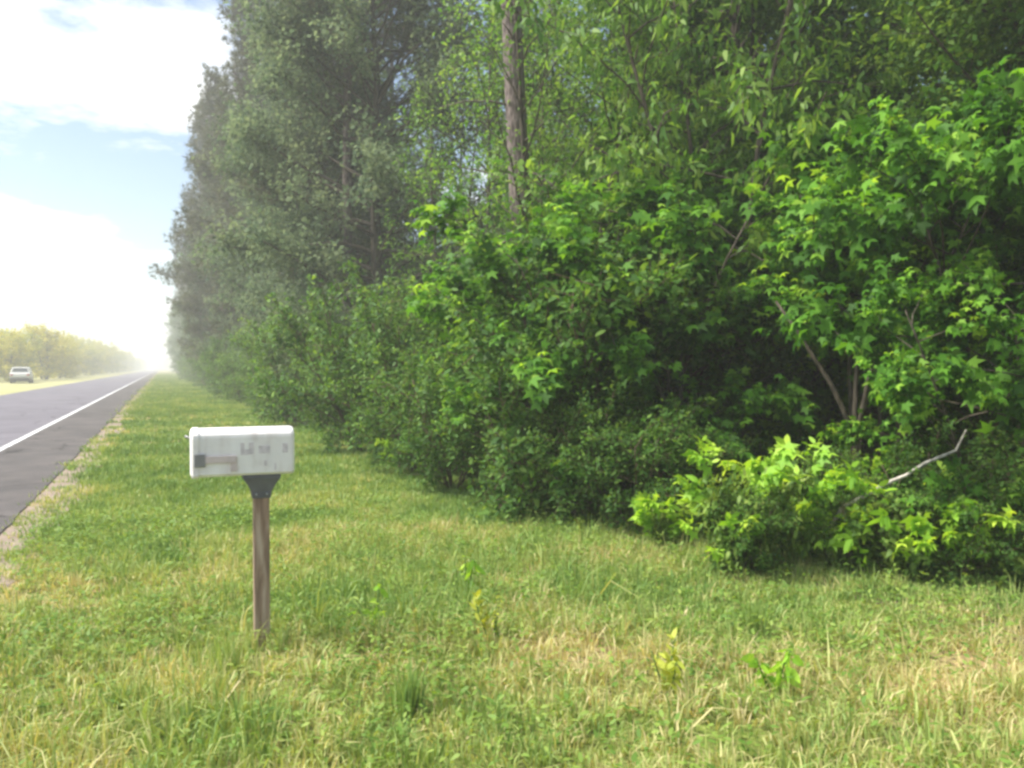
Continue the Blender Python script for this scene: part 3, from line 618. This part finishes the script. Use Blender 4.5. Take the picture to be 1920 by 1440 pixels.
me = bevel_me(MB().box(-PW, PW, -PW, PW, -.25, .90).me('post', M['post']), .007, 2); link('post', me, None, mail)
ZB = (1218 - 889) * m_px; HB = 87 * m_px; XL, XR = (361 - 488) * m_px, (549 - 488) * m_px; DB = .19
# flared bracket between post and box
mb = MB(); lv = [(.86, .052, .052), (.90, .058, .056), (ZB - .055, .080, .070), (ZB - .02, .105, .085), (ZB - .003, .108, .088)]
for z, a, b in lv: mb.v += [(-a, -b, z), (a, -b, z), (a, b, z), (-a, b, z)]
for i in range(len(lv) - 1):
    for k in range(4): mb.f.append((i * 4 + k, i * 4 + (k + 1) % 4, i * 4 + 4 + (k + 1) % 4, i * 4 + 4 + k))
mb.f += [(3, 2, 1, 0), tuple(len(mb.v) - 4 + k for k in range(4))]
br = link('bracket', bevel_me(mb.me('bracket', M['bracket']), .004, 2), None, mail)
for sx in (-.03, .03):
    b_ = MB().tube([(sx, -.0565, .885), (sx, -.064, .885)], [.007, .007], 8); link('screw', b_.me('screw', M['steel'], True), None, br)
def section(w, h, n=14):
    """box outline: flat floor, upright sides, arched top"""
    c = .014; pts = [(-w / 2 + c, 0), (w / 2 - c, 0), (w / 2, c)]; hs = h * .80
    for i in range(n + 1):
        a = math.pi * i / n; pts.append((w / 2 * math.cos(a), hs + (h - hs) * math.sin(a) ** .8))
    pts.append((-w / 2, c)); return pts
def loft(rings, capped=True):
    mb = MB(); n = len(rings[0])
    for rg in rings: mb.v += rg
    for i in range(len(rings) - 1):
        for k in range(n): mb.f.append((i * n + k, i * n + (k + 1) % n, (i + 1) * n + (k + 1) % n, (i + 1) * n + k))
    if capped: mb.f += [tuple(range(n))[::-1], tuple((len(rings) - 1) * n + k for k in range(n))]
    return mb
def ring(x, w, h, dz=0): return [(x, a, ZB + dz + b) for a, b in section(w, h)]
body = loft([ring(XL + .02, DB, HB), ring(XR - .02, DB, HB), ring(XR - .006, DB - .012, HB - .008, .004), ring(XR, DB - .04, HB - .03, .014)])
bo = link('box_body', body.me('box_body', M['box_white'], False), None, mail)
door = loft([ring(XL + .040, DB + .020, HB + .008, -.005), ring(XL + .012, DB + .020, HB + .008, -.005), ring(XL + .002, DB - .002, HB - .008, .003), ring(XL - .004, DB - .04, HB - .04, .018)])
do = link('door', door.me('door', M['box_white'], False), None, mail)
b_ = MB().tube([(XL - .002, -.02, ZB + HB * .8), (XL - .03, -.012, ZB + HB * .83), (XL - .03, .012, ZB + HB * .83), (XL - .002, .02, ZB + HB * .8)], [.006] * 4, 6); link('handle', b_.me('handle', M['steel'], True), None, do)
yf = -DB / 2
def px2(u, v): return ((u - 488) * m_px, (1218 - v) * m_px)
def slab(u0, u1, v0, v1, y0=.0, y1=.003):
    a, zb = px2(u0, v1); b, zt = px2(u1, v0); return (a, b, yf - y1, yf - y0, zb, zt)
flag = link('signal_flag', bevel_me(MB().box(*slab(384, 441, 851, 864, .008, .013)).me('flag', M['flag_arm']), .002, 1), None, mail)
link('flag_tip', bevel_me(MB().box(*slab(367, 386, 847, 870, .007, .016)).me('flag_tip', M['flag_dark']), .002, 1), None, flag)
link('flag_pivot', bevel_me(MB().box(*slab(431, 443, 852, 880, -.001, .0075)).me('flag_pivot', M['flag_arm']), .002, 1), None, flag)
for (a, b, c, d_) in [(449, 456, 829, 851), (464, 473, 829, 850), (456, 464, 841, 851), (482, 503, 835, 849), (526, 536, 832, 849), (492, 497, 862, 872), (511, 514, 868, 880)]:
    link('faded_letter', MB().box(*slab(a, b, c, d_, -.002, .0015)).me('letter', M['box_mark']), None, bo)

# ------------------------------------------------------------------ trees across the road and the white car
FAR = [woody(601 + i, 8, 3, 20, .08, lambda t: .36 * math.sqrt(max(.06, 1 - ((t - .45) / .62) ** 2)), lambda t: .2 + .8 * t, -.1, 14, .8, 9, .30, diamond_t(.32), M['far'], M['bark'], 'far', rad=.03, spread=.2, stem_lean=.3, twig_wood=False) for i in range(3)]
s = 106; i = 0
while s < 900:
    sc = (U(.70, .92) if s < 200 else U(.75, 1.1))
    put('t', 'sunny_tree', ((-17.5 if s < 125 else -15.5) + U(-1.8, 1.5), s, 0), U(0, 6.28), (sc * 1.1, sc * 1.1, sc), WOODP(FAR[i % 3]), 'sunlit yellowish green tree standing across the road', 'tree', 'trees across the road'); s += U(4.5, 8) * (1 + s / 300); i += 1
for k in range(26):
    d, s_ = -U(24, 60), U(95, 300); sc = U(.8, 1.2)
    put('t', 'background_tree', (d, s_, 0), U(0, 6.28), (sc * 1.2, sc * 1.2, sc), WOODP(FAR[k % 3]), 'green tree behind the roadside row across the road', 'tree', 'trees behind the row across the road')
for k in range(14):
    put('t', 'horizon_tree', (U(-60, 60), U(930, 985), 0), U(0, 6.28), U(1.0, 1.5), WOODP(FAR[k % 3]), 'far hazy tree on the horizon where the road ends', 'tree', 'trees at the end of the road')

M['car_white'] = plain('white_car_paint', (.52, .52, .50), .35, .4, .02)
M['car_glass'] = plain('dark_glass', (.05, .06, .065), .08, .6, .05)
M['tyre'] = plain('tyre_rubber', (.025, .025, .025), .85, .2, .1)
M['rim'] = plain('wheel_rim', (.45, .45, .46), .35, .5, .05, 20, .7)
M['red_lens'] = plain('red_lens', (.35, .02, .02), .2, .5, .05)
M['trim'] = plain('black_trim', (.03, .03, .03), .6, .3, .1)
def car(x, y, rz):
    e = empty('parked_car', (x, y, 0), rz)               # nose towards +Y
    prof = [(-2.2, .42), (-2.25, .75), (-2.15, 1.02), (-1.9, 1.08), (-1.55, 1.66), (.35, 1.70), (1.05, 1.10), (2.05, .98), (2.28, .75), (2.25, .42)]
    def half(z): return .90 if z < 1.09 else .90 - (z - 1.09) * .30
    mb = MB(); n = len(prof)
    for sx in (-1, 1): mb.v += [(sx * half(z), yy, z) for yy, z in prof]
    mb.f = [tuple(range(n)), tuple(range(2 * n - 1, n - 1, -1))] + [(i, n + i, n + (i + 1) % n, (i + 1) % n) for i in range(n)]
    me = mb.me('car_body', M['car_white']); bm = bmesh.new(); bm.from_mesh(me); bmesh.ops.recalc_face_normals(bm, faces=bm.faces[:]); bm.to_mesh(me); bm.free()
    body = link('body', bevel_me(me, .05, 3), None, e)
    def pane(nm, pts, off):
        off = Vector(off); b = MB(); k = len(pts); b.v = [tuple(Vector(p_) + off * .3) for p_ in pts] + [tuple(Vector(p_) - off * .5) for p_ in pts]
        b.f = [tuple(range(k)), tuple(range(2 * k - 1, k - 1, -1))] + [(i, (i + 1) % k, k + (i + 1) % k, k + i) for i in range(k)]
        m_ = b.me(nm, M['car_glass']); bm = bmesh.new(); bm.from_mesh(m_); bmesh.ops.recalc_face_normals(bm, faces=bm.faces[:]); bm.to_mesh(m_); bm.free(); link(nm, m_, None, body)
    pane('rear_window', [(-.72, -1.83, 1.18), (.72, -1.83, 1.18), (.62, -1.60, 1.58), (-.62, -1.60, 1.58)], (0, -.03, .015))
    pane('windscreen', [(-.72, .95, 1.18), (.72, .95, 1.18), (.62, .45, 1.62), (-.62, .45, 1.62)], (0, .03, .03))
    for sx in (-1, 1):
        pane('side_window', [(sx * .875, -1.65, 1.18), (sx * .875, -.55, 1.18), (sx * .755, -.55, 1.58), (sx * .755, -1.42, 1.58)], (sx * .03, 0, .01))
        pane('side_window', [(sx * .875, -.45, 1.18), (sx * .875, .75, 1.18), (sx * .755, .32, 1.58), (sx * .755, -.45, 1.58)], (sx * .03, 0, .01))
        link('tail_light', bevel_me(MB().box(min(sx * .62, sx * .86), max(sx * .62, sx * .86), -2.27, -2.16, .80, .98).me('tail_light', M['red_lens']), .015, 1), None, body)
        for yy in (-1.38, 1.42):
            w = link('wheel', MB().tube([(sx * .72, yy, .33), (sx * .93, yy, .33)], [.33, .33], 20).me('tyre', M['tyre'], False), None, e)
            link('rim', MB().tube([(sx * .90, yy, .33), (sx * .94, yy, .33)], [.21, .19], 14).me('rim', M['rim'], False), None, w)
    link('bumper', bevel_me(MB().box(-.88, .88, -2.33, -2.12, .36, .60).me('bumper', M['trim']), .04, 2), None, e)
    link('chassis', MB().box(-.78, .78, -2.0, 2.0, .22, .43).me('chassis', M['trim']), None, e)
    return tag(e, 'small white car parked on the dry verge across the road', 'car')
cp = gpix(41, 718.5); car(cp.x, cp.y, .05)

# ------------------------------------------------------------------ hazy air
hz = bpy.data.materials.new('hazy_air'); hz.use_nodes = True; n = hz.node_tree.nodes; n.clear()
ho = n.new('ShaderNodeOutputMaterial'); hv = n.new('ShaderNodeVolumePrincipled')
hv.inputs['Color'].default_value = (.82, .83, .82, 1); hv.inputs['Density'].default_value = HAZE_DENSITY; hv.inputs['Anisotropy'].default_value = .2
hz.node_tree.links.new(hv.outputs[0], ho.inputs['Volume'])
if HAZE_DENSITY > 0:
    tag(link('haze', MB().box(GX0 - 5, GX1 + 5, GY0 - 5, GY1 + 5, -1.0, 30.0).me('haze', hz)), 'pale summer haze filling the air over road and wood', 'haze', None, 'stuff')
print('TRIS', sum(len(m.loop_triangles) or sum(p.loop_total - 2 for p in m.polygons) for m in bpy.data.meshes))
